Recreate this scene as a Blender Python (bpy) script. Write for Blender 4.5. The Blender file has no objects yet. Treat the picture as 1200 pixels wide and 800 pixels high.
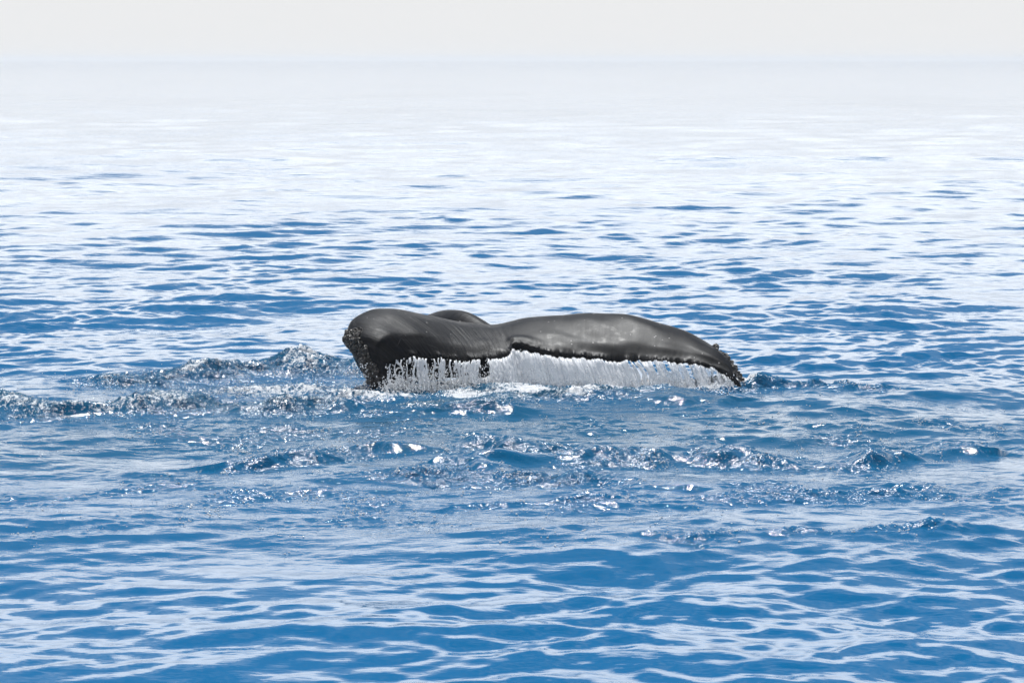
import bpy, math, random
import numpy as np
from mathutils import Vector

random.seed(7)
rng = np.random.default_rng(11)
scene = bpy.context.scene
col = scene.collection

# ------------------------------------------------------------------ camera
F = 2925.0                      # focal length in photo pixels (1200 px wide)
CAM_H = 3.29
HORIZON = 70.0
PITCH = math.atan((400.0 - HORIZON) / F)
cam = bpy.data.cameras.new("camera")
cam.sensor_width = 36.0
cam.lens = F / 1200.0 * 36.0
cam.clip_start = 0.1
cam.clip_end = 20000.0
cam.dof.use_dof = True
cam.dof.focus_distance = 25.2
cam.dof.aperture_fstop = 9.0
cam_o = bpy.data.objects.new("camera", cam)
cam_o.location = (0, 0, CAM_H)
cam_o.rotation_euler = (math.pi / 2 - PITCH, 0, 0)
col.objects.link(cam_o)
scene.camera = cam_o

# ------------------------------------------------------------------ sky and sun
SUN_EL, SUN_AZ = math.radians(62.0), math.radians(-7.0)     # azimuth from +Y, towards +X
SKY = 0.07
MIST = (0.84, 0.845, 0.85)          # radiance of the mist on the horizon
CLOUD = (1.95, 1.93, 1.89)           # radiance of the sunlit cloud
CLOUD_LOW, CLOUD_HIGH = 0.90, 0.255   # cloud cover near the horizon and overhead
world = bpy.data.worlds.new("World")
scene.world = world
world.use_nodes = True
wt = world.node_tree
wn = wt.nodes
wn.clear()
w_out = wn.new("ShaderNodeOutputWorld")
w_bg = wn.new("ShaderNodeBackground")
w_sky = wn.new("ShaderNodeTexSky")
w_sky.sky_type = 'NISHITA'
w_sky.sun_disc = False
w_sky.sun_elevation = SUN_EL
w_sky.sun_rotation = SUN_AZ
w_sky.air_density = 1.0
w_sky.dust_density = 0.2
w_sky.ozone_density = 0.7
w_geo = wn.new("ShaderNodeTexCoord")
w_sep = wn.new("ShaderNodeSeparateXYZ")
wt.links.new(w_geo.outputs["Generated"], w_sep.inputs[0])
# broken bright cloud, thinning out upwards; white sea mist lying on the horizon
def wmath(op, a, b=0.0, clamp=False):
    nd = wn.new("ShaderNodeMath")
    nd.operation = op
    nd.use_clamp = clamp
    for i, v in enumerate((a, b)):
        if isinstance(v, bpy.types.NodeSocket):
            wt.links.new(v, nd.inputs[i])
        else:
            nd.inputs[i].default_value = v
    return nd.outputs[0]


def wramp(v, a, b, c, d):
    nd = wn.new("ShaderNodeMapRange")
    nd.interpolation_type = 'SMOOTHSTEP'
    wt.links.new(v, nd.inputs["Value"])
    for k_, q in (("From Min", a), ("From Max", b), ("To Min", c), ("To Max", d)):
        nd.inputs[k_].default_value = q
    return nd.outputs[0]


w_map = wn.new("ShaderNodeMapping")
w_map.inputs["Scale"].default_value = (1.9, 1.9, 11.0)
wt.links.new(w_geo.outputs["Generated"], w_map.inputs[0])
w_noise = wn.new("ShaderNodeTexNoise")
w_noise.inputs["Scale"].default_value = 1.6
w_noise.inputs["Detail"].default_value = 5.0
w_noise.inputs["Roughness"].default_value = 0.5
wt.links.new(w_map.outputs[0], w_noise.inputs["Vector"])
cover = wramp(w_sep.outputs["Z"], 0.10, 0.38, CLOUD_LOW, CLOUD_HIGH)
dens_ = wmath('ADD', w_noise.outputs["Fac"], cover)
cl = wmath('ADD', wramp(dens_, 0.93, 1.06, 0.0, 0.68), wramp(dens_, 0.72, 0.95, 0.0, 0.32))     # cloud bodies and a thin veil
mist = wramp(w_sep.outputs["Z"], 0.03, 0.16, 1.0, 0.0)


def wmix(f, a, b):
    nd = wn.new("ShaderNodeMix")
    nd.data_type = 'RGBA'
    wt.links.new(f, nd.inputs["Factor"])
    for k_, v in (("A", a), ("B", b)):
        if isinstance(v, bpy.types.NodeSocket):
            wt.links.new(v, nd.inputs[k_])
        else:
            nd.inputs[k_].default_value = tuple(c / SKY for c in v) + (1,)
    return nd.outputs["Result"]


w_col = wmix(mist, wmix(cl, w_sky.outputs[0], CLOUD), MIST)
w_bg.inputs["Strength"].default_value = SKY
wt.links.new(w_col, w_bg.inputs["Color"])
wt.links.new(w_bg.outputs[0], w_out.inputs["Surface"])

sun = bpy.data.lights.new("sun", 'SUN')
sun.energy = 4.4
sun.angle = math.radians(0.53)
sun.color = (1.0, 0.985, 0.96)
sun_o = bpy.data.objects.new("sun", sun)
sd = Vector((math.sin(SUN_AZ) * math.cos(SUN_EL), math.cos(SUN_AZ) * math.cos(SUN_EL), math.sin(SUN_EL)))
sun_o.rotation_euler = sd.to_track_quat('Z', 'Y').to_euler()
sun_o.location = (0, 30, 40)
col.objects.link(sun_o)

vs = scene.view_settings
vs.view_transform = 'Standard'
vs.look = 'None'
vs.exposure = 0.0
vs.gamma = 1.0
scene.render.engine = 'CYCLES'
cy = scene.cycles
cy.max_bounces = 8
cy.transmission_bounces = 6
cy.transparent_max_bounces = 12
cy.volume_bounces = 4
cy.use_denoising = True
cy.sample_clamp_indirect = 4.0
cy.sample_clamp_direct = 0.0

# ------------------------------------------------------------------ helpers
SP, CP = math.sin(PITCH), math.cos(PITCH)


def ray(px, py):
    a, b = (px - 600.0) / F, (400.0 - py) / F
    return np.array([a, CP + b * SP, -SP + b * CP])


def P(px, py, Y):
    """world point seen at photo position px, py, Y metres in front of the camera"""
    d = ray(px, py)
    return np.array([0, 0, CAM_H]) + d * (Y / d[1])


def G(px, py, z=0.0):
    d = ray(px, py)
    return (np.array([0, 0, CAM_H]) + d * ((CAM_H - z) / -d[2]))


PERM = rng.permutation(512)
PERM = np.concatenate([PERM, PERM, PERM])
GA = rng.uniform(0, 2 * np.pi, 512)
GX, GY = np.cos(GA), np.sin(GA)


def perlin(x, y, seed=0):
    x = x + seed * 17.31
    y = y + seed * 9.77
    xi, yi = np.floor(x).astype(np.int64), np.floor(y).astype(np.int64)
    xf, yf = x - xi, y - yi
    xi &= 511
    yi &= 511

    def g(ix, iy, dx, dy):
        h = PERM[PERM[ix & 511] + (iy & 511)] & 511
        return GX[h] * dx + GY[h] * dy
    u = xf * xf * xf * (xf * (xf * 6 - 15) + 10)
    v = yf * yf * yf * (yf * (yf * 6 - 15) + 10)
    n00, n10 = g(xi, yi, xf, yf), g(xi + 1, yi, xf - 1, yf)
    n01, n11 = g(xi, yi + 1, xf, yf - 1), g(xi + 1, yi + 1, xf - 1, yf - 1)
    a = n00 + u * (n10 - n00)
    b = n01 + u * (n11 - n01)
    return (a + v * (b - a)) * 1.5


def sstep(a, b, x):
    t = np.clip((x - a) / (b - a), 0, 1)
    return t * t * (3 - 2 * t)


def mesh_obj(name, verts, faces, mat, parent=None, smooth=True):
    me = bpy.data.meshes.new(name)
    verts = np.asarray(verts, dtype=np.float32)
    faces = np.asarray(faces, dtype=np.int32)
    n = faces.shape[1]
    me.vertices.add(len(verts))
    me.vertices.foreach_set("co", verts.ravel())
    me.loops.add(faces.size)
    me.loops.foreach_set("vertex_index", faces.ravel())
    me.polygons.add(len(faces))
    me.polygons.foreach_set("loop_start", np.arange(0, faces.size, n, dtype=np.int32))
    me.polygons.foreach_set("loop_total", np.full(len(faces), n, dtype=np.int32))
    me.polygons.foreach_set("use_smooth", np.full(len(faces), smooth))
    me.update(calc_edges=True)
    me.validate()
    me.materials.append(mat)
    o = bpy.data.objects.new(name, me)
    col.objects.link(o)
    if parent:
        o.parent = parent
    return o


def attr(o, name, values):
    a = o.data.attributes.new(name, 'FLOAT', 'POINT')
    a.data.foreach_set("value", np.asarray(values, dtype=np.float32).ravel())


def grid_faces(nr, nc, off=0, wrap=False):
    r = np.arange(nr - 1)[:, None]
    c = np.arange(nc if wrap else nc - 1)[None, :]
    c2 = (c + 1) % nc
    return np.stack([r * nc + c, r * nc + c2, (r + 1) * nc + c2, (r + 1) * nc + c], -1).reshape(-1, 4) + off


class NT:
    """small node-tree writer"""
    def __init__(self, name):
        self.m = bpy.data.materials.new(name)
        self.m.use_nodes = True
        self.t = self.m.node_tree
        self.t.nodes.clear()
        self.out = self.t.nodes.new("ShaderNodeOutputMaterial")

    def n(self, kind, ins=None, **props):
        nd = self.t.nodes.new(kind)
        for k, v in props.items():
            setattr(nd, k, v)
        for k, v in (ins or {}).items():
            self.set(nd.inputs[k], v)
        return nd

    def set(self, sock, v):
        if isinstance(v, bpy.types.NodeSocket):
            self.t.links.new(v, sock)
        else:
            sock.default_value = v

    def math(self, op, a, b=0.0, c=0.0, clamp=False):
        nd = self.n("ShaderNodeMath", {0: a, 1: b, 2: c}, operation=op)
        nd.use_clamp = clamp
        return nd.outputs[0]

    def attr(self, name):
        return self.n("ShaderNodeAttribute", attribute_name=name).outputs["Fac"]

    def obj(self, scale, rot=(0, 0, 0)):
        c = self.n("ShaderNodeTexCoord").outputs["Object"]
        return self.n("ShaderNodeMapping", {"Vector": c, "Scale": scale, "Rotation": rot}).outputs[0]

    def noise(self, vec, scale=1.0, detail=3.0, rough=0.55, out="Fac"):
        return self.n("ShaderNodeTexNoise", {"Vector": vec, "Scale": scale, "Detail": detail, "Roughness": rough}).outputs[out]

    def ramp(self, v, a, b, c=0.0, d=1.0):
        nd = self.n("ShaderNodeMapRange", {"Value": v, "From Min": a, "From Max": b, "To Min": c, "To Max": d},
                    interpolation_type='SMOOTHSTEP')
        return nd.outputs[0]

    def mixc(self, f, a, b):
        nd = self.n("ShaderNodeMix", data_type='RGBA')
        self.set(nd.inputs["Factor"], f)
        self.set(nd.inputs["A"], a)
        self.set(nd.inputs["B"], b)
        return nd.outputs["Result"]

    def bump(self, h, strength, dist, normal=None):
        d = {"Height": h, "Strength": strength, "Distance": dist}
        if normal is not None:
            d["Normal"] = normal
        return self.n("ShaderNodeBump", d).outputs[0]

    def surf(self, s):
        self.t.links.new(s, self.out.inputs["Surface"])
        return self.m


# ------------------------------------------------------------------ materials
def mat_water():
    k = NT("sea_water")
    turb, foam, teal = k.attr("turb"), k.attr("foam"), k.attr("dark_teal")
    # fine ripples everywhere, stronger where the whale has churned the water
    rip = k.noise(k.obj((1.6, 4.2, 1.6)), 1.0, 4.0, 0.55)
    yo = k.n("ShaderNodeSeparateXYZ", {0: k.n("ShaderNodeTexCoord").outputs["Object"]}).outputs[1]
    patch = k.noise(k.obj((0.05, 0.035, 0.05)), 1.0, 3.0, 0.55)
    rip = k.math('MULTIPLY', rip, k.math('MULTIPLY', k.ramp(yo, 25.0, 90.0, 0.8, 1.3), k.ramp(patch, 0.35, 0.65, 0.75, 1.25)))
    chop = k.noise(k.obj((11.0, 19.0, 14.0)), 1.0, 4.0, 0.62)
    h = k.math('MULTIPLY_ADD', k.math('MULTIPLY', chop, turb), 0.9, k.math('MULTIPLY', rip, 0.34))
    nor = k.bump(h, 1.0, 0.05)
    base = k.mixc(teal, (0.0, 0.118, 0.285, 1), (0.001, 0.075, 0.135, 1))  # body colour turns a darker teal in the churned water
    water = k.n("ShaderNodeBsdfPrincipled", {"Base Color": base, "Roughness": k.ramp(turb, 0.05, 0.5, 0.035, 0.14), "IOR": 1.333, "Normal": nor})
    # foam: broken bubbles
    fn = k.noise(k.obj((24.0, 13.0, 24.0)), 1.0, 5.0, 0.78)
    fn2 = k.noise(k.obj((5.0, 3.2, 5.0)), 1.0, 3.0, 0.6)
    fs = k.math('ADD', k.math('MULTIPLY', fn, 0.85), k.math('MULTIPLY', fn2, 0.3))
    thr = k.math('SUBTRACT', 0.95, k.math('MULTIPLY', foam, 0.52))
    fac = k.ramp(k.math('SUBTRACT', fs, thr), -0.02, 0.09)
    fb = k.bump(fn, 1.0, 0.03)
    foam_b = k.n("ShaderNodeBsdfPrincipled", {"Base Color": (0.80, 0.83, 0.86, 1), "Roughness": 0.45, "Normal": fb})
    mx = k.n("ShaderNodeMixShader", {0: fac, 1: water.outputs[0], 2: foam_b.outputs[0]})
    return k.surf(mx.outputs[0])


def mat_skin():
    k = NT("wet_whale_skin")
    su, sv = k.attr("span"), k.attr("chord")
    vec = k.n("ShaderNodeCombineXYZ", {0: k.math('MULTIPLY', su, 130.0), 1: k.math('MULTIPLY', sv, 2.2), 2: 0.0}).outputs[0]
    st = k.noise(vec, 1.0, 5.0, 0.7)
    ob = k.obj((1, 1, 1))
    big = k.noise(ob, 2.6, 4.0, 0.55)
    fine = k.noise(ob, 70.0, 2.0, 0.6)
    st = k.math('MULTIPLY_ADD', k.math('SUBTRACT', st, 0.5), k.ramp(su, 0.42, 0.58, 1.0, 0.4), 0.5)
    c = k.mixc(k.ramp(st, 0.35, 0.7), (0.002, 0.0021, 0.0026, 1), (0.016, 0.0162, 0.018, 1))
    c = k.mixc(k.ramp(big, 0.45, 0.7, 0.0, 0.6), c, (0.008, 0.008, 0.009, 1))
    # pale scar flecks
    vor = k.n("ShaderNodeTexVoronoi", {"Vector": ob, "Scale": 13.0, "Randomness": 1.0})
    keep = k.math('GREATER_THAN', k.n("ShaderNodeSeparateColor", {0: vor.outputs["Color"]}).outputs[0], 0.62)
    spot = k.math('MULTIPLY', k.ramp(vor.outputs["Distance"], 0.06, 0.13, 1.0, 0.0), keep)
    c = k.mixc(k.math('MULTIPLY', spot, 0.8), c, (0.45, 0.43, 0.42, 1))
    warp = k.n("ShaderNodeMix", data_type='RGBA')
    k.set(warp.inputs["Factor"], 0.12)
    k.set(warp.inputs["A"], k.n("ShaderNodeVectorMath", {0: ob, 1: (2.2, 3.0, 6.0)}, operation='MULTIPLY').outputs[0])
    k.set(warp.inputs["B"], k.noise(ob, 6.0, 2.0, out="Color"))
    scar = k.n("ShaderNodeTexVoronoi", {"Vector": warp.outputs["Result"], "Scale": 2.0}, feature='DISTANCE_TO_EDGE').outputs["Distance"]
    scar = k.math('MULTIPLY', k.ramp(scar, 0.004, 0.012, 1.0, 0.0), k.ramp(k.noise(ob, 4.0, 2.0), 0.52, 0.62))
    c = k.mixc(k.math('MULTIPLY', scar, 0.5), c, (0.12, 0.115, 0.11, 1))
    film = k.ramp(k.noise(ob, 9.0, 4.0, 0.65), 0.5, 0.68, 0.0, 0.10)
    h = k.math('MULTIPLY_ADD', k.noise(ob, 190.0, 2.0, 0.6), 0.15, k.math('MULTIPLY_ADD', fine, 0.25, k.math('MULTIPLY', st, 1.5)))
    nor = k.bump(h, k.ramp(su, 0.42, 0.58, 0.8, 0.2), 0.006)
    rg = k.ramp(st, 0.3, 0.75, 0.40, 0.50)
    b = k.n("ShaderNodeBsdfPrincipled", {"Base Color": c, "Roughness": rg, "IOR": 1.33, "Specular IOR Level": 0.18, "Specular Tint": (0.88, 0.94, 1.0, 1), "Coat Weight": film, "Coat Roughness": 0.3, "Coat IOR": 1.33, "Normal": nor})
    return k.surf(b.outputs[0])


def mat_barnacle():
    k = NT("barnacle_shell")
    ob = k.obj((1, 1, 1))
    n = k.noise(ob, 38.0, 3.0, 0.6)
    c = k.mixc(k.ramp(n, 0.5, 0.68), (0.010, 0.008, 0.006, 1), (0.20, 0.175, 0.15, 1))
    nor = k.bump(k.noise(ob, 110.0, 2.0), 0.6, 0.01)
    b = k.n("ShaderNodeBsdfPrincipled", {"Base Color": c, "Roughness": 0.32, "Normal": nor})
    return k.surf(b.outputs[0])


def mat_fall():
    """running water: clear sheets mixed with white, bubbly streaks"""
    k = NT("running_water")
    white = k.attr("white")
    fu, fv = k.attr("flow_u"), k.attr("flow_v")
    vec = k.n("ShaderNodeCombineXYZ", {0: k.math('MULTIPLY', fu, 11.0), 1: k.math('MULTIPLY', fv, 2.2), 2: 0.0}).outputs[0]
    st = k.noise(vec, 1.0, 4.0, 0.62)
    sp = k.noise(k.obj((60, 60, 40)), 1.0, 3.0, 0.65)
    nor = k.bump(k.math('ADD', st, k.math('MULTIPLY', sp, 0.4)), 0.45, 0.02)
    clear = k.n("ShaderNodeBsdfPrincipled", {"Base Color": (0.93, 0.97, 1.0, 1), "Roughness": 0.04, "IOR": 1.333,
                                             "Transmission Weight": 1.0, "Normal": nor})
    dif = k.n("ShaderNodeBsdfPrincipled", {"Base Color": (0.94, 0.95, 0.96, 1), "Roughness": 0.2, "Normal": nor})
    trl = k.n("ShaderNodeBsdfTranslucent", {"Color": (0.80, 0.88, 0.95, 1)})
    whites = k.n("ShaderNodeMixShader", {0: 0.25, 1: dif.outputs[0], 2: trl.outputs[0]})
    f = k.math('ADD', k.math('MULTIPLY', st, 0.7), k.math('MULTIPLY', sp, 0.3))
    fac = k.ramp(k.math('ADD', f, white), 0.48, 0.72)
    mx = k.n("ShaderNodeMixShader", {0: fac, 1: clear.outputs[0], 2: whites.outputs[0]})
    return k.surf(mx.outputs[0])


def mat_drop():
    k = NT("water_drops")
    clear = k.n("ShaderNodeBsdfPrincipled", {"Base Color": (1, 1, 1, 1), "Roughness": 0.03, "IOR": 1.333,
                                             "Transmission Weight": 1.0})
    dif = k.n("ShaderNodeBsdfPrincipled", {"Base Color": (0.93, 0.94, 0.95, 1), "Roughness": 0.12})
    mx = k.n("ShaderNodeMixShader", {0: 0.75, 1: clear.outputs[0], 2: dif.outputs[0]})
    return k.surf(mx.outputs[0])


M_WATER, M_SKIN, M_BARN, M_FALL, M_DROP = mat_water(), mat_skin(), mat_barnacle(), mat_fall(), mat_drop()

# ------------------------------------------------------------------ the sea
NC = 800
ys = [5.0]
while ys[-1] < 6000:
    y = ys[-1]
    ys.append(y + (0.024 if 18 < y < 28 else max(0.03 if y > 9 else 0.12, 0.64 * y * y / (F * CAM_H))))
ys = np.array(ys)
NR = len(ys)
NO = 36                          # coarser columns on both sides of the finely meshed strip
tt = np.linspace(-1, 1, NC - 2 * NO)
tt = np.concatenate([np.full(NO, -1.0), tt, np.full(NO, 1.0)])
oo = np.concatenate([-(np.arange(NO, 0, -1) / NO) ** 1.6, np.zeros(NC - 2 * NO), (np.arange(1, NO + 1) / NO) ** 1.6])
X = tt[None, :] * (0.23 * ys[:, None] + 0.7) + oo[None, :] * (0.25 * ys[:, None] + 12.0)
Y = np.repeat(ys[:, None], NC, 1)
DY = np.gradient(ys)[:, None]

# gentle crossing wavelets; components too short for the far mesh fade out with distance
H = np.zeros_like(X)
OX = np.zeros_like(X)
OY = np.zeros_like(X)
gust = np.clip(1.0 + 0.6 * perlin(X / 6.0, Y / 8.0, 3) + 0.45 * perlin(X / 2.2, Y / 2.6, 4), 0.2, 2.0)
bands = [(8.0, 3.5, 16, 0.026, 0.5), (3.5, 1.5, 24, 0.036, 0.45), (1.5, 0.7, 36, 0.056, 0.40),
         (0.7, 0.34, 50, 0.072, 0.5), (0.34, 0.16, 60, 0.075, 0.75)]
for hi, lo, n, slope, spread in bands:
    for i in range(n):
        lam = hi * (lo / hi) ** ((i + rng.random()) / n)
        th = -math.pi / 2 + 0.07 + rng.normal() * spread
        kk = 2 * math.pi / lam
        kx, ky = kk * math.cos(th), kk * math.sin(th)
        a = slope * math.sqrt(2.0 / n) / kk
        wgt = sstep(1.3, 2.8, lam / DY)
        nz = int(np.count_nonzero(wgt[:, 0] > 0.001))
        s = slice(0, nz)
        ph = kx * X[s] + ky * Y[s] + rng.random() * 6.283
        aw = a * wgt[s] * (gust[s] if lam < 1.5 else 1.0)
        H[s] += aw * np.cos(ph)
        sn = aw * np.sin(ph) * 0.55
        OX[s] -= math.cos(th) * sn
        OY[s] -= math.sin(th) * sn

turb = np.zeros_like(X)
foam = np.zeros_like(X)
teal = np.zeros_like(X)
calm = np.zeros_like(X)
near = int(np.searchsorted(ys, 32.0))
n_ = slice(0, near)
xs, yy = X[n_], Y[n_]
wx = xs + 0.22 * perlin(xs / 0.8, yy / 0.8, 21) + 0.08 * perlin(xs / 0.25, yy / 0.25, 22)
wy = yy + 0.30 * perlin(xs / 0.9, yy / 0.9, 23) + 0.10 * perlin(xs / 0.28, yy / 0.28, 24)


def dist_line(pts):
    """signed distance across a polyline on the water (positive: towards the camera) and a soft end mask"""
    best = np.full(xs.shape, 1e9)
    sign = np.zeros(xs.shape)
    for a, b in zip(pts[:-1], pts[1:]):
        ax, ay = a
        bx, by = b
        dx, dy = bx - ax, by - ay
        L2 = dx * dx + dy * dy
        t = np.clip(((wx - ax) * dx + (wy - ay) * dy) / L2, 0, 1)
        ex, ey = wx - (ax + t * dx), wy - (ay + t * dy)
        d = np.hypot(ex, ey)
        m = d < best
        best = np.where(m, d, best)
        sign = np.where(m, -np.sign(ey), sign)
    return best * sign


def ridge(pix, amp, wf, wb, t=0.0, f=0.0, dk=0.0, wide=1.5):
    pts = [tuple(G(*p)[:2]) for p in pix]
    d = dist_line(pts)
    prof = np.exp(-np.where(d > 0, d / wf, d / wb) ** 2)
    brk = np.clip(0.9 + 1.1 * perlin(xs / 0.5, yy / 0.7, int(pix[0][0]) % 31), 0.1, 1.8)
    H[n_] += 0.62 * amp * prof * brk
    halo = np.exp(-(d / (wide * max(wf, wb))) ** 2)
    turb[n_] = np.maximum(turb[n_], t * halo)
    foam[n_] = np.maximum(foam[n_], f * np.exp(-((d - 0.25 * wf) / (1.5 * wb)) ** 2) * np.clip(0.45 + 0.6 * brk, 0, 1.2))
    teal[n_] = np.maximum(teal[n_], dk * halo)


def blob(px, py, rx, ry, t=0.0, f=0.0, dk=0.0, c=0.0, amp=0.0):
    g = G(px, py)
    q = np.exp(-((wx - g[0]) / rx) ** 2 - ((wy - g[1]) / ry) ** 2)
    turb[n_] = np.maximum(turb[n_], t * q)
    foam[n_] = np.maximum(foam[n_], f * q)
    teal[n_] = np.maximum(teal[n_], dk * q)
    calm[n_] = np.maximum(calm[n_], c * q)
    H[n_] += amp * q


# slick, upwelling water around the fluke
blob(600, 500, 6.5, 3.6, t=0.17, f=0.40, dk=0.6, c=0.35)
blob(620, 610, 7.0, 1.7, t=0.16, f=0.36, dk=0.2)
blob(950, 540, 3.0, 2.6, t=0.06, dk=0.35, c=0.5)
blob(120, 520, 2.6, 2.2, t=0.10, dk=0.5, c=0.35)
blob(640, 452, 3.2, 1.6, c=1.3)
H[n_] *= np.clip(1.0 - 0.55 * calm[n_], 0.2, 1)
# churned ridges left of the fluke
ridge([(165, 447), (240, 438), (330, 434), (420, 432)], 0.11, 0.28, 0.45, t=1.0, f=0.66, dk=0.6)
ridge([(-40, 478), (60, 486), (140, 482), (230, 478), (320, 482), (400, 480)], 0.14, 0.20, 0.35, t=0.9, f=0.60, dk=0.7)
blob(320, 456, 1.5, 0.9, t=0.85, f=0.82, dk=0.6)
blob(300, 505, 1.3, 0.7, t=0.4, f=0.41, dk=0.5)
# under the falling water
ridge([(420, 462), (500, 458), (600, 460), (720, 459), (855, 455)], 0.05, 0.30, 0.25, t=0.9, f=0.85, dk=0.8, wide=1.5)
ridge([(500, 470), (560, 468), (660, 466), (760, 464)], 0.08, 0.26, 0.30, t=0.8, f=0.74, dk=0.8)
blob(565, 480, 0.36, 0.20, amp=0.10, t=0.5, dk=0.8)
blob(770, 461, 1.0, 0.40, t=0.75, f=0.78)
blob(640, 463, 1.5, 0.6, t=0.8, f=0.72, dk=0.9)
ridge([(770, 474), (800, 470), (835, 474)], 0.12, 0.22, 0.35, t=0.3, dk=0.6)
ridge([(870, 456), (930, 455), (1010, 458)], 0.07, 0.18, 0.22, t=0.9, f=0.40, dk=0.3)
# crest lines in front of the fluke
ridge([(255, 545), (330, 534), (430, 527), (520, 524), (620, 527)], 0.09, 0.11, 0.30, t=0.45, f=0.41, dk=0.3)
ridge([(560, 548), (680, 537), (780, 533), (860, 538), (930, 546), (990, 548), (1060, 533), (1140, 528)],
      0.11, 0.12, 0.34, t=0.4, f=0.46, dk=0.4)
ridge([(480, 560), (560, 556), (660, 561)], 0.05, 0.14, 0.26, t=0.7, f=0.33)
ridge([(850, 580), (960, 583), (1100, 580)], 0.05, 0.12, 0.40, t=0.45, f=0.28)
ridge([(590, 592), (660, 590)], 0.06, 0.10, 0.30, t=0.4, f=0.26)
ridge([(790, 634), (860, 636)], 0.03, 0.09, 0.16, t=0.4, f=0.46)
ridge([(920, 632), (1000, 634), (1120, 632)], 0.02, 0.10, 0.20, t=0.38, f=0.30)
blob(620, 575, 2.4, 1.5, t=0.30, f=0.28)
blob(430, 590, 1.5, 1.1, t=0.30, f=0.26)
blob(230, 575, 2.0, 1.2, t=0.30, f=0.28)
blob(960, 520, 1.7, 0.8, t=0.35, f=0.40)
blob(1080, 500, 1.2, 0.8, t=0.30, f=0.28)
blob(430, 515, 1.6, 0.7, t=0.45, f=0.40)

patch = 0.5 + 1.0 * perlin(xs / 0.75, yy / 0.9, 31)
rough = np.zeros_like(xs)
for lam, amp, sd_ in ((0.42, 0.060, 41), (0.22, 0.066, 42), (0.11, 0.056, 43), (0.06, 0.030, 44)):
    q = perlin(xs / (lam * 1.9), yy / (lam * 0.9), sd_)
    rough += amp * (0.45 - 1.6 * np.abs(q)) if lam < 0.3 else amp * q
H[n_] += rough * turb[n_] * np.clip(patch + 0.35 * turb[n_], 0.1, 1.4)
turb[n_] *= np.clip(patch + 0.5, 0.3, 1.3)

sea_v = np.stack([X + OX, Y + OY, H], -1).reshape(-1, 3)
sea_f = grid_faces(NR, NC)
nv = len(sea_v)
# coarse sheet on all sides, just below the troughs
ex = np.array([[-9000, -9000, -0.6], [9000, -9000, -0.6], [9000, 9000, -0.6], [-9000, 9000, -0.6]])
sea_v = np.concatenate([sea_v, ex])
sea_f = np.concatenate([sea_f, [[nv, nv + 1, nv + 2, nv + 3]]])
sea = mesh_obj("sea", sea_v, sea_f, M_WATER)
for nm, arr in (("turb", turb), ("foam", foam), ("dark_teal", teal)):
    attr(sea, nm, np.concatenate([arr.ravel(), np.zeros(4)]))
sea["kind"] = "structure"


def catmull(keys, t, ts):
    keys = np.asarray(keys, float)
    ts = np.asarray(ts, float)
    # monotone-safe finite-difference Hermite
    m = np.zeros_like(keys)
    dt = np.diff(ts)
    sl = np.diff(keys, axis=0) / dt.reshape(-1, *([1] * (keys.ndim - 1)))
    m[1:-1] = 0.5 * (sl[1:] + sl[:-1])
    bad = sl[1:] * sl[:-1] <= 0
    m[1:-1][bad] = 0
    m[0], m[-1] = sl[0], sl[-1]
    i = np.clip(np.searchsorted(ts, t, side='right') - 1, 0, len(ts) - 2)
    sh = (-1,) + (1,) * (keys.ndim - 1)
    u = ((t - ts[i]) / dt[i]).reshape(sh)
    d = dt[i].reshape(sh)
    return ((2 * u ** 3 - 3 * u ** 2 + 1) * keys[i] + (u ** 3 - 2 * u ** 2 + u) * d * m[i]
            + (-2 * u ** 3 + 3 * u ** 2) * keys[i + 1] + (u ** 3 - u ** 2) * d * m[i + 1])


# ------------------------------------------------------------------ the whale: flukes and tail stock, one body mesh
whale = bpy.data.objects.new("humpback_whale", None)
col.objects.link(whale)
whale["label"] = "dark grey wet humpback whale tail flukes rising from churned water"
whale["category"] = "whale"

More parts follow.
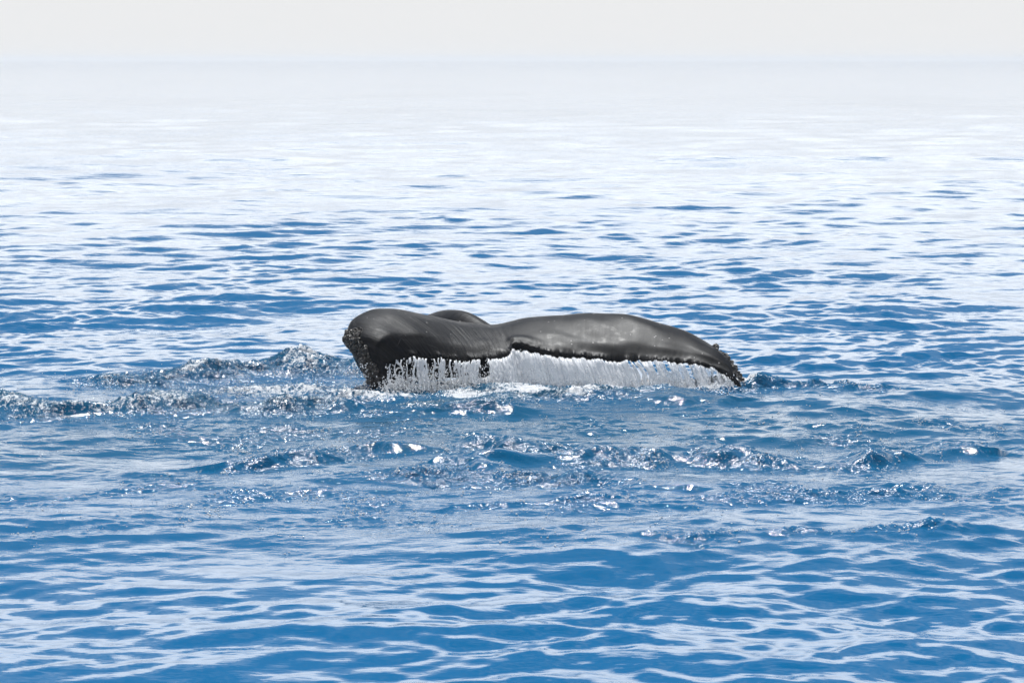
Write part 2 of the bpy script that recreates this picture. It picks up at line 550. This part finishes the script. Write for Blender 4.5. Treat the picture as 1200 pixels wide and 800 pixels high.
# stations across the flukes: trailing edge E, mid M, crest C, leading edge L (photo px, py, metres), edge and belly thickness
ST = [
    (0.0, (452, 470, 24.78), (447, 472, 24.75), (441, 473, 24.80), (438, 472, 24.86), .02, .03),
    (0.5, (456, 450, 24.80), (449, 450, 24.74), (436, 451, 24.80), (433, 451, 24.92), .02, .05),
    (1.0, (456, 436, 24.83), (447, 432, 24.76), (428, 432, 24.86), (427, 433, 25.00), .025, .08),
    (1.6, (457, 424, 24.86), (441, 413, 24.80), (417, 413, 24.95), (417, 416, 25.12), .03, .12),
    (2.2, (466, 419, 24.88), (444, 399, 24.86), (406, 395, 25.12), (408, 402, 25.32), .03, .34),
    (2.8, (478, 417, 24.90), (453, 392, 24.95), (409, 381, 25.28), (412, 391, 25.48), .03, .46),
    (3.5, (492, 416, 24.92), (468, 389, 25.05), (417, 371, 25.42), (419, 386, 25.64), .03, .52),
    (4.3, (508, 417, 24.95), (488, 388, 25.12), (432, 364, 25.55), (436, 381, 25.78), .035, .52),
    (5.2, (525, 419, 24.98), (508, 390, 25.20), (453, 361, 25.65), (460, 380, 25.88), .035, .48),
    (6.2, (545, 420, 25.00), (530, 393, 25.28), (485, 366, 25.75), (492, 384, 25.98), .035, .42),
    (7.2, (566, 419, 25.03), (552, 395, 25.34), (523, 374, 25.83), (528, 390, 26.06), .035, .42),
    (8.2, (585, 416, 25.08), (574, 396, 25.38), (556, 379, 25.90), (560, 395, 26.14), .035, .36),
    (8.8, (598, 411, 25.12), (590, 395, 25.40), (576, 379.5, 25.95), (580, 396, 26.18), .04, .20),
    (9.1, (601, 403, 25.22), (597, 392, 25.42), (586, 378.5, 25.97), (588, 396, 26.20), .06, .20),
    (9.5, (612, 403, 25.20), (606, 391, 25.44), (598, 376.5, 25.97), (600, 395, 26.20), .08, .20),
    (10.0, (625, 407, 25.14), (622, 391, 25.42), (615, 373, 25.96), (617, 393, 26.18), .07, .20),
    (10.6, (643, 412, 25.08), (642, 391, 25.38), (640, 370, 25.92), (642, 390, 26.13), .05, .20),
    (11.6, (675, 416, 25.02), (676, 391, 25.32), (676, 367.3, 25.84), (678, 386, 26.04), .04, .19),
    (12.6, (705, 419.5, 24.98), (708, 392, 25.26), (710, 367, 25.76), (712, 385, 25.96), .035, .18),
    (13.6, (738, 421, 24.94), (741, 394, 25.20), (744, 370.5, 25.66), (746, 388, 25.86), .018, .17),
    (14.6, (770, 422, 24.90), (774, 399, 25.13), (778, 379, 25.55), (779, 394, 25.74), .018, .15),
    (15.6, (800, 424, 24.86), (805, 406, 25.05), (808, 390.5, 25.42), (808, 403, 25.60), .018, .13),
    (16.6, (828, 428, 24.80), (832, 415, 24.94), (835, 405, 25.25), (834, 415, 25.42), .018, .11),
    (17.6, (850, 438, 24.72), (853, 428, 24.82), (855, 421, 25.05), (853, 430, 25.22), .018, .08),
    (18.4, (860, 447, 24.66), (863, 442, 24.74), (866, 436, 24.90), (864, 442, 25.04), .02, .04),
    (19.0, (874, 466, 24.62), (876, 463, 24.66), (879, 459, 24.74), (877, 463, 24.82), .01, .02),
]
ts = np.array([s[0] for s in ST])
NS = 420
tq = np.linspace(ts[0], ts[-1], NS)
key = np.array([[P(*s[1]), P(*s[2]), P(*s[3]), P(*s[4])] for s in ST])
thk = np.array([[s[5], s[6]] for s in ST])
kq = catmull(key, tq, ts)
hq = catmull(thk, tq, ts)
Eq, Mq, Cq, Lq = kq[:, 0].copy(), kq[:, 1], kq[:, 2], kq[:, 3]
E0 = Eq.copy()
# ragged trailing edge
endm = np.minimum(sstep(1.8, 3.0, tq), 1 - sstep(17.4, 18.4, tq))
jag = 0.022 * perlin(tq * 3.1, tq * 0 + .5, 5) + 0.018 * perlin(tq * 8.3, tq * 0 + .3, 6) + 0.010 * perlin(tq * 19.0, tq * 0 + .7, 7)
Eq[:, 2] += jag * endm
Eq[:, 1] -= jag * endm * 0.5
NR_ = 56
ring_ctrl = []
up = np.array([0, 0, 1.0])
for i in range(NS):
    e, m, c, l = Eq[i], Mq[i], Cq[i], Lq[i]
    te, tb = hq[i]
    back = np.array([0, 1.0, 0])
    ring_ctrl.append([e, E0[i] * .8 + m * .2 + up * .006, E0[i] * .4 + m * .6 + up * .012, m, m * .5 + c * .5 + up * .035 * min(1, tb / .1), c, c * .35 + l * .65 + back * .02, l,
                      (m * .3 + l * .7) - up * tb * .7, (m * .6 + l * .4) - up * tb, (e * .35 + m * .65) - up * (te + tb * .75) + back * .06, e - up * te + back * te * .5])
ring_ctrl = np.array(ring_ctrl)
K = ring_ctrl.shape[1]
tr = np.arange(NR_) / NR_ * K
i1 = np.floor(tr).astype(int) % K
u = (tr - np.floor(tr))[None, :, None]
p0, p1, p2, p3 = (ring_ctrl[:, (i1 + o) % K] for o in (-1, 0, 1, 2))
tens = 0.5 * 0.8
ring = ((2 * u ** 3 - 3 * u ** 2 + 1) * p1 + (u ** 3 - 2 * u ** 2 + u) * tens * (p2 - p0)
        + (-2 * u ** 3 + 3 * u ** 2) * p2 + (u ** 3 - u ** 2) * tens * (p3 - p1))
# soft lumps on the skin
lump = perlin(np.repeat(tq[:, None], NR_, 1) * 0.9, np.repeat(tr[None, :], NS, 0) * 0.8, 8)
ring[:, :, 2] += 0.012 * lump * endm[:, None] * (tr < 6.5) * (tr > 1.0)
flu_v = ring.reshape(-1, 3)
flu_f = grid_faces(NS, NR_, wrap=True)[:, ::-1]
span = np.repeat(tq[:, None] / 19.0, NR_, 1)
chord = np.repeat((tr / K)[None, :], NS, 0)

# tail stock arching away behind the flukes
sk = [((622, 420, 25.75), .12, .08), ((600, 412, 25.95), .20, .13), ((572, 402, 26.25), .22, .17), ((540, 388, 26.65), .22, .20),
      ((515, 389, 27.0), .23, .20), ((490, 402, 27.4), .26, .22), ((455, 430, 27.9), .30, .26), ((400, 480, 28.7), .4, .34)]
sp_ = np.array([P(*s[0]) for s in sk])
sr_ = np.array([[s[1], s[2]] for s in sk])
t8 = np.arange(len(sk), dtype=float)
tq8 = np.linspace(0, len(sk) - 1, 90)
cp, cr = catmull(sp_, tq8, t8), catmull(sr_, tq8, t8)
tang = np.gradient(cp, axis=0)
tang /= np.linalg.norm(tang, axis=1)[:, None]
side = np.cross(tang, up)
side /= np.linalg.norm(side, axis=1)[:, None]
nrm = np.cross(side, tang)
ang = np.linspace(0, 2 * np.pi, 28, endpoint=False)
ca, sa = np.cos(ang), np.sin(ang)
keel = 1.0 + 0.12 * np.exp(-((ang - np.pi / 2) / 0.35) ** 2)
stv = cp[:, None] + side[:, None] * (ca * 1.0)[None, :, None] * cr[:, 0][:, None, None] \
    + nrm[:, None] * (sa * keel)[None, :, None] * cr[:, 1][:, None, None]
st_f = grid_faces(90, 28, len(flu_v), wrap=True)
body_v = np.concatenate([flu_v, stv.reshape(-1, 3)])
body_f = np.concatenate([flu_f, st_f])
base = np.array([0.0, 25.2, 0.0])
whale.location = base
body = mesh_obj("body", body_v - base, body_f, M_SKIN, whale)
attr(body, "span", np.concatenate([span.ravel(), np.repeat(tq8 * 0.05, 28)]))
attr(body, "chord", np.concatenate([chord.ravel(), np.tile(ang / 6.3, 90)]))

# barnacles
def barnacle_mesh(n=9):
    v, f = [], []
    prof = [(1.0, 0.0), (0.85, 0.45), (0.55, 0.75), (0.38, 0.70), (0.2, 0.4)]
    for r, z in prof:
        for k in range(n):
            a = 2 * math.pi * k / n
            rr = r * (1 + 0.14 * math.cos(3 * a + 1) + 0.08 * (k % 2))
            v.append((rr * math.cos(a), rr * math.sin(a), z))
    for j in range(len(prof) - 1):
        for k in range(n):
            f.append((j * n + k, j * n + (k + 1) % n, (j + 1) * n + (k + 1) % n, (j + 1) * n + k))
    return np.array(v), np.array(f)


BV, BF = barnacle_mesh()
dSpan = np.gradient(ring, axis=0)
dRing = np.gradient(ring, axis=1)
nr = np.cross(dSpan, dRing)
nr /= np.linalg.norm(nr, axis=2)[:, :, None] + 1e-9
# make normals point outwards
cen = ring.mean(1)[:, None]
if np.mean(np.sum(nr * (ring - cen), 2)) < 0:
    nr = -nr


def frame(n):
    q = Vector(n).to_track_quat('Z', 'Y').to_matrix()
    return np.array(q)


def cluster(name, n, t_rng, r_rng, size, single=False):
    vs_, fs_, off = [], [], 0
    for _ in range(n):
        t = random.uniform(*t_rng)
        i = int(np.searchsorted(tq, t))
        r = r_rng(t)
        j = int(r / K * NR_) % NR_
        s = random.uniform(*size) * random.choice((0.7, 0.85, 1.0, 1.25))
        fr = frame(nr[i, j] + 0.35 * np.array([random.gauss(0, 1) for _ in range(3)]))
        a = random.uniform(0, 6.28)
        rot = np.array([[math.cos(a), -math.sin(a), 0], [math.sin(a), math.cos(a), 0], [0, 0, 1]])
        v = (BV * [s, s, s * random.uniform(0.7, 1.5)]) @ rot.T @ fr.T + ring[i, j] - nr[i, j] * s * 0.15
        vs_.append(v)
        fs_.append(BF + off)
        off += len(BV)
    o = mesh_obj(name, np.concatenate(vs_) - base, np.concatenate(fs_), M_BARN, whale, smooth=False)
    if n > 1:
        o["kind"] = "stuff"
    return o


cluster("barnacle_cluster", 260, (0.5, 2.5), lambda t: random.uniform(3.6 + 0.35 * t, 6.2), (0.018, 0.040))["label"] = \
    "dark crust of barnacles along the drooping fluke tip"
cluster("barnacle_cluster", 90, (16.8, 18.7), lambda t: random.uniform(4.1 - 1.4 * max(0, t - 17.6), 6.2), (0.012, 0.024))["label"] = \
    "barnacles crusting the thin sinking fluke tip"
cluster("barnacle", 1, (16.7, 16.75), lambda t: 5.3, (0.055, 0.058))

# ------------------------------------------------------------------ water pouring off the trailing edge
fall = bpy.data.objects.new("falling_water", None)
col.objects.link(fall)
fall.location = (0, 24.9, 0)
fall["label"] = "curtain of white water pouring off the trailing edge of the whale flukes"
fall["category"] = "water"
fall["kind"] = "stuff"
fb_ = np.array([0, 24.9, 0.0])
NX, NZ = 900, 56
tf = np.linspace(1.3, 18.2, NX)
ef = np.stack([np.interp(tf, tq, Eq[:, a]) for a in range(3)], -1)
v01 = np.linspace(0, 1, NZ)
VX = np.repeat(ef[:, 0][:, None], NZ, 1)
z0 = ef[:, 2] - np.interp(tf, tq, hq[:, 0]) * 0.75
zz = z0[:, None] * (1 - v01) + (-0.05) * v01
drop = (z0[:, None] - zz)
# the sheet bows towards the camera while it falls, and sweeps sideways with the moving fluke
sweep = np.interp(VX, [-1.5, -0.5, 0.0, 0.5, 2.2], [0.0, 0.02, 0.10, 0.16, 0.14])
curl = 0.27 * np.sqrt(np.clip(drop, 0, None)) * np.interp(VX, [-1.3, 0, 2.2], [0.9, 1.45, 1.35])
cx = np.repeat(np.cumsum(np.r_[0, np.linalg.norm(np.diff(ef, axis=0), axis=1)])[:, None], NZ, 1)
fx = cx.copy()
fx = fx + 0.035 * perlin(fx / 0.2, drop / 0.12, 54) + 0.012 * perlin(fx / 0.06, drop / 0.05, 55)
rip1 = perlin(fx / 0.10, drop / 0.55, 51)
rip2 = perlin(fx / 0.042, drop / 0.16, 52)
rip3 = perlin(fx / 0.02, drop / 0.04, 53)
sx = VX + sweep * drop * 2.6 + 0.006 * rip3
film = sstep(-0.15, 0.15, VX)                    # 0: broken strands, 1: smooth film
cling = sstep(0.0, 0.07, drop)
sy = ef[:, 1][:, None] - 0.012 - curl + cling * (0.026 * rip1 + (0.020 - 0.012 * film) * rip2 + (0.012 - 0.008 * film) * rip3)
sheet_v = np.stack([sx, sy, zz], -1)
xw = VX
# how closed the curtain is: strands on the left lobe, a full sheet at the notch, streaked film on the right
close = np.interp(xw, [-1.3, -1.1, -0.85, -0.6, -0.3, -0.05, 0.1, 0.7, 0.9, 1.6, 2.1, 2.3],
                  [-0.2, -0.32, -0.30, -0.20, 0.20, 1.6, 1.9, 1.8, 1.4, 1.25, 1.15, 1.0])
seam = np.abs(perlin(fx / 0.16, drop / 0.9, 56)) + 0.25 * np.abs(perlin(fx / 0.05, drop / 0.3, 57))
dens = close + (1 - film) * (0.85 * rip1 + 0.6 * rip2 + 0.4 * rip3) + film * (np.minimum(seam, 0.4) * 6 - 2.05 + 0.25 * rip3 + 0.3 * (VX < 0.75)) + 0.25 * v01 ** 2
keepv = dens > 0.0
ff = grid_faces(NX, NZ)
kf = keepv.ravel()[ff].sum(1) >= 3
ff = ff[kf]
used = np.unique(ff)
remap = -np.ones(NX * NZ, int)
remap[used] = np.arange(len(used))
sheet = mesh_obj("water_sheet", sheet_v.reshape(-1, 3)[used] - fb_, remap[ff], M_FALL, fall)
whiteness = np.interp(xw, [-1.3, -0.9, -0.4, 0.0, 0.35, 0.8, 1.0, 1.6, 2.2], [0.30, 0.28, 0.22, 0.38, 0.46, 0.38, 0.20, 0.12, 0.08])
whiteness = whiteness + 0.22 * v01 ** 3 + 0.05 * rip2
attr(sheet, "white", whiteness.ravel()[used])
attr(sheet, "flow_u", cx.ravel()[used])
attr(sheet, "flow_v", drop.ravel()[used])
sm = sheet.modifiers.new("thick", 'SOLIDIFY')
sm.thickness = 0.006
sm.offset = 0

# single strands in front of the left lobe
n_str = 15
for k in range(n_str):
    t = 1.7 + (7.2 - 1.7) * (k + random.uniform(-.3, .3)) / n_str
    e = np.array([np.interp(t, tq, Eq[:, a]) for a in range(3)])
    z1 = e[2] - 0.02
    n = 26
    w = np.linspace(0, 1, n)
    zc = z1 * (1 - w) - 0.05 * w
    dr = z1 - zc
    sw = random.uniform(-0.03, 0.10)
    xc = e[0] + sw * dr + 0.022 * perlin(w * 4, w * 0 + k * 1.7, 61)
    yc = e[1] - 0.02 - 0.25 * np.sqrt(dr) + 0.010 * perlin(w * 5, w * 0 + k * 2.3, 62)
    rr = random.uniform(0.004, 0.015) * (1.0 + 0.55 * perlin(w * 9, w * 0 + k * 3.1, 63)) * (0.8 + 0.9 * w ** 2)
    a8 = np.linspace(0, 2 * np.pi, 8, endpoint=False)
    vv = np.stack([xc[:, None] + rr[:, None] * np.cos(a8) * 1.25,
                   yc[:, None] + rr[:, None] * np.sin(a8),
                   np.repeat(zc[:, None], 8, 1) + 0.006 * perlin(np.repeat(w[:, None] * 20, 8, 1), np.repeat(a8[None], n, 0), 64)], -1)
    so = mesh_obj("water_strand", vv.reshape(-1, 3) - fb_, grid_faces(n, 8, wrap=True), M_FALL, fall)
    attr(so, "white", np.full(n * 8, random.uniform(0.15, 0.35)))
    attr(so, "flow_u", xc[:, None] + 0 * a8)
    attr(so, "flow_v", dr[:, None] + 0 * a8)

# ------------------------------------------------------------------ spray: flying drops around the splash
OV = np.array([[1, 0, 0], [-1, 0, 0], [0, 1, 0], [0, -1, 0], [0, 0, 1], [0, 0, -1]], float)
OF = np.array([[0, 2, 4], [2, 1, 4], [1, 3, 4], [3, 0, 4], [2, 0, 5], [1, 2, 5], [3, 1, 5], [0, 3, 5]])


def ico(sub=1):
    v, f = OV.copy(), OF.copy()
    for _ in range(sub):
        nv_, nf = list(map(tuple, v)), []
        mid = {}

        def m(a, b):
            kk = (min(a, b), max(a, b))
            if kk not in mid:
                p = np.array(nv_[a]) + np.array(nv_[b])
                nv_.append(tuple(p / np.linalg.norm(p)))
                mid[kk] = len(nv_) - 1
            return mid[kk]
        for a, b, c in f:
            ab, bc, ca_ = m(a, b), m(b, c), m(c, a)
            nf += [(a, ab, ca_), (ab, b, bc), (ca_, bc, c), (ab, bc, ca_)]
        v, f = np.array(nv_), np.array(nf)
    return v, f


SV, SF = ico(1)
pts, rad = [], []


def add_drops(n, fn):
    for _ in range(n):
        p, r = fn()
        pts.append(p)
        rad.append(r)


def d_curtain():
    t = random.uniform(1.0, 17.5) if random.random() < 0.45 else random.uniform(1.0, 8.0)
    e = [np.interp(t, tq, Eq[:, a]) for a in range(3)]
    w = random.random() ** 0.6
    z = max(0.0, e[2] * (1 - w))
    return (e[0] + random.gauss(0, 0.02), e[1] - 0.05 - 0.25 * math.sqrt(max(0, e[2] - z)) - abs(random.gauss(0, 0.05)), z), random.uniform(0.002, 0.0065)


def d_base():
    t = random.uniform(0.6, 18.0)
    e = [np.interp(t, tq, Eq[:, a]) for a in range(3)]
    return (e[0] + random.gauss(0, 0.05), e[1] - 0.10 - abs(random.gauss(0, 0.14)), abs(random.gauss(0, 0.065))), random.uniform(0.002, 0.0075)


def d_tip():
    p = P(random.gauss(428, 9), random.uniform(425, 468), random.uniform(24.6, 25.0))
    return (p[0], p[1], max(0.01, p[2])), random.uniform(0.002, 0.007)


def d_left():
    g = G(random.uniform(0, 410), random.gauss(468, 16))
    return (g[0], g[1], abs(random.gauss(0.05, 0.05))), random.uniform(0.002, 0.006)


add_drops(1500, d_curtain)
add_drops(3600, d_base)
add_drops(220, d_tip)
add_drops(500, d_left)
pts, rad = np.array(pts), np.array(rad)
nd = len(pts)
str_ = 1.0 + rng.random(nd) * 0.8
dv = pts[:, None] + SV[None] * rad[:, None, None] * np.stack([np.ones(nd), np.ones(nd), str_], -1)[:, None]
df = (SF[None] + (np.arange(nd) * len(SV))[:, None, None]).reshape(-1, 3)
spray = mesh_obj("spray", dv.reshape(-1, 3), df, M_DROP)
spray["kind"] = "stuff"
spray["label"] = "flying drops of spray around the whale flukes"
spray["category"] = "spray"

# ------------------------------------------------------------------ white specks modelled in place of sun glints on the churned water
lace = perlin(xs / 0.16, yy / 0.30, 71) + 0.6 * perlin(xs / 0.05, yy / 0.08, 72) + 0.5 * perlin(xs / 0.7, yy / 0.9, 73)
prob = np.clip(turb[n_] + 0.5 * foam[n_] - 0.20, 0, 1) * np.clip(lace - 0.12, 0, 1) ** 1.5 * np.gradient(ys)[n_, None] * (yy * 0.255 + 1)
prob = (prob * (yy > 15.5) * (np.abs(xs) < 0.23 * yy)).ravel()
pick = rng.choice(len(prob), 13000, p=prob / prob.sum())
bp = sea_v[:nv][:near * NC][pick] + rng.normal(0, 1, (13000, 3)) * [0.010, 0.012, 0.0]
br = 0.0022 + 0.0050 * rng.random(13000) ** 2.5
bp[:, 2] += br * 0.4
bv = bp[:, None] + SV[None] * br[:, None, None] * np.array([1.35, 1.1, 0.8])
bf2 = (SF[None] + (np.arange(13000) * len(SV))[:, None, None]).reshape(-1, 3)
whites = mesh_obj("glint_specks", bv.reshape(-1, 3), bf2, M_DROP)
whites["kind"] = "stuff"
whites["label"] = "scattered white specks standing in for sun glints around the flukes"
whites["category"] = "foam"

# ------------------------------------------------------------------ haze over the sea
hk = NT("sea_haze")
hv = hk.n("ShaderNodeVolumePrincipled", {"Color": (1.0, 0.965, 0.91, 1), "Density": 0.0004, "Anisotropy": 0.4})
hk.t.links.new(hv.outputs[0], hk.out.inputs["Volume"])
x0, y0, z0_, z1_ = 8900.0, 8900.0, -1.7, 7.0
hvts = [(x, y, z) for z in (z0_, z1_) for (x, y) in ((-x0, -y0), (x0, -y0), (x0, y0), (-x0, y0))]
hf = [(3, 2, 1, 0), (4, 5, 6, 7), (0, 1, 5, 4), (1, 2, 6, 5), (2, 3, 7, 6), (3, 0, 4, 7)]
haze = mesh_obj("haze", hvts, hf, hk.m, smooth=False)
haze["kind"] = "stuff"
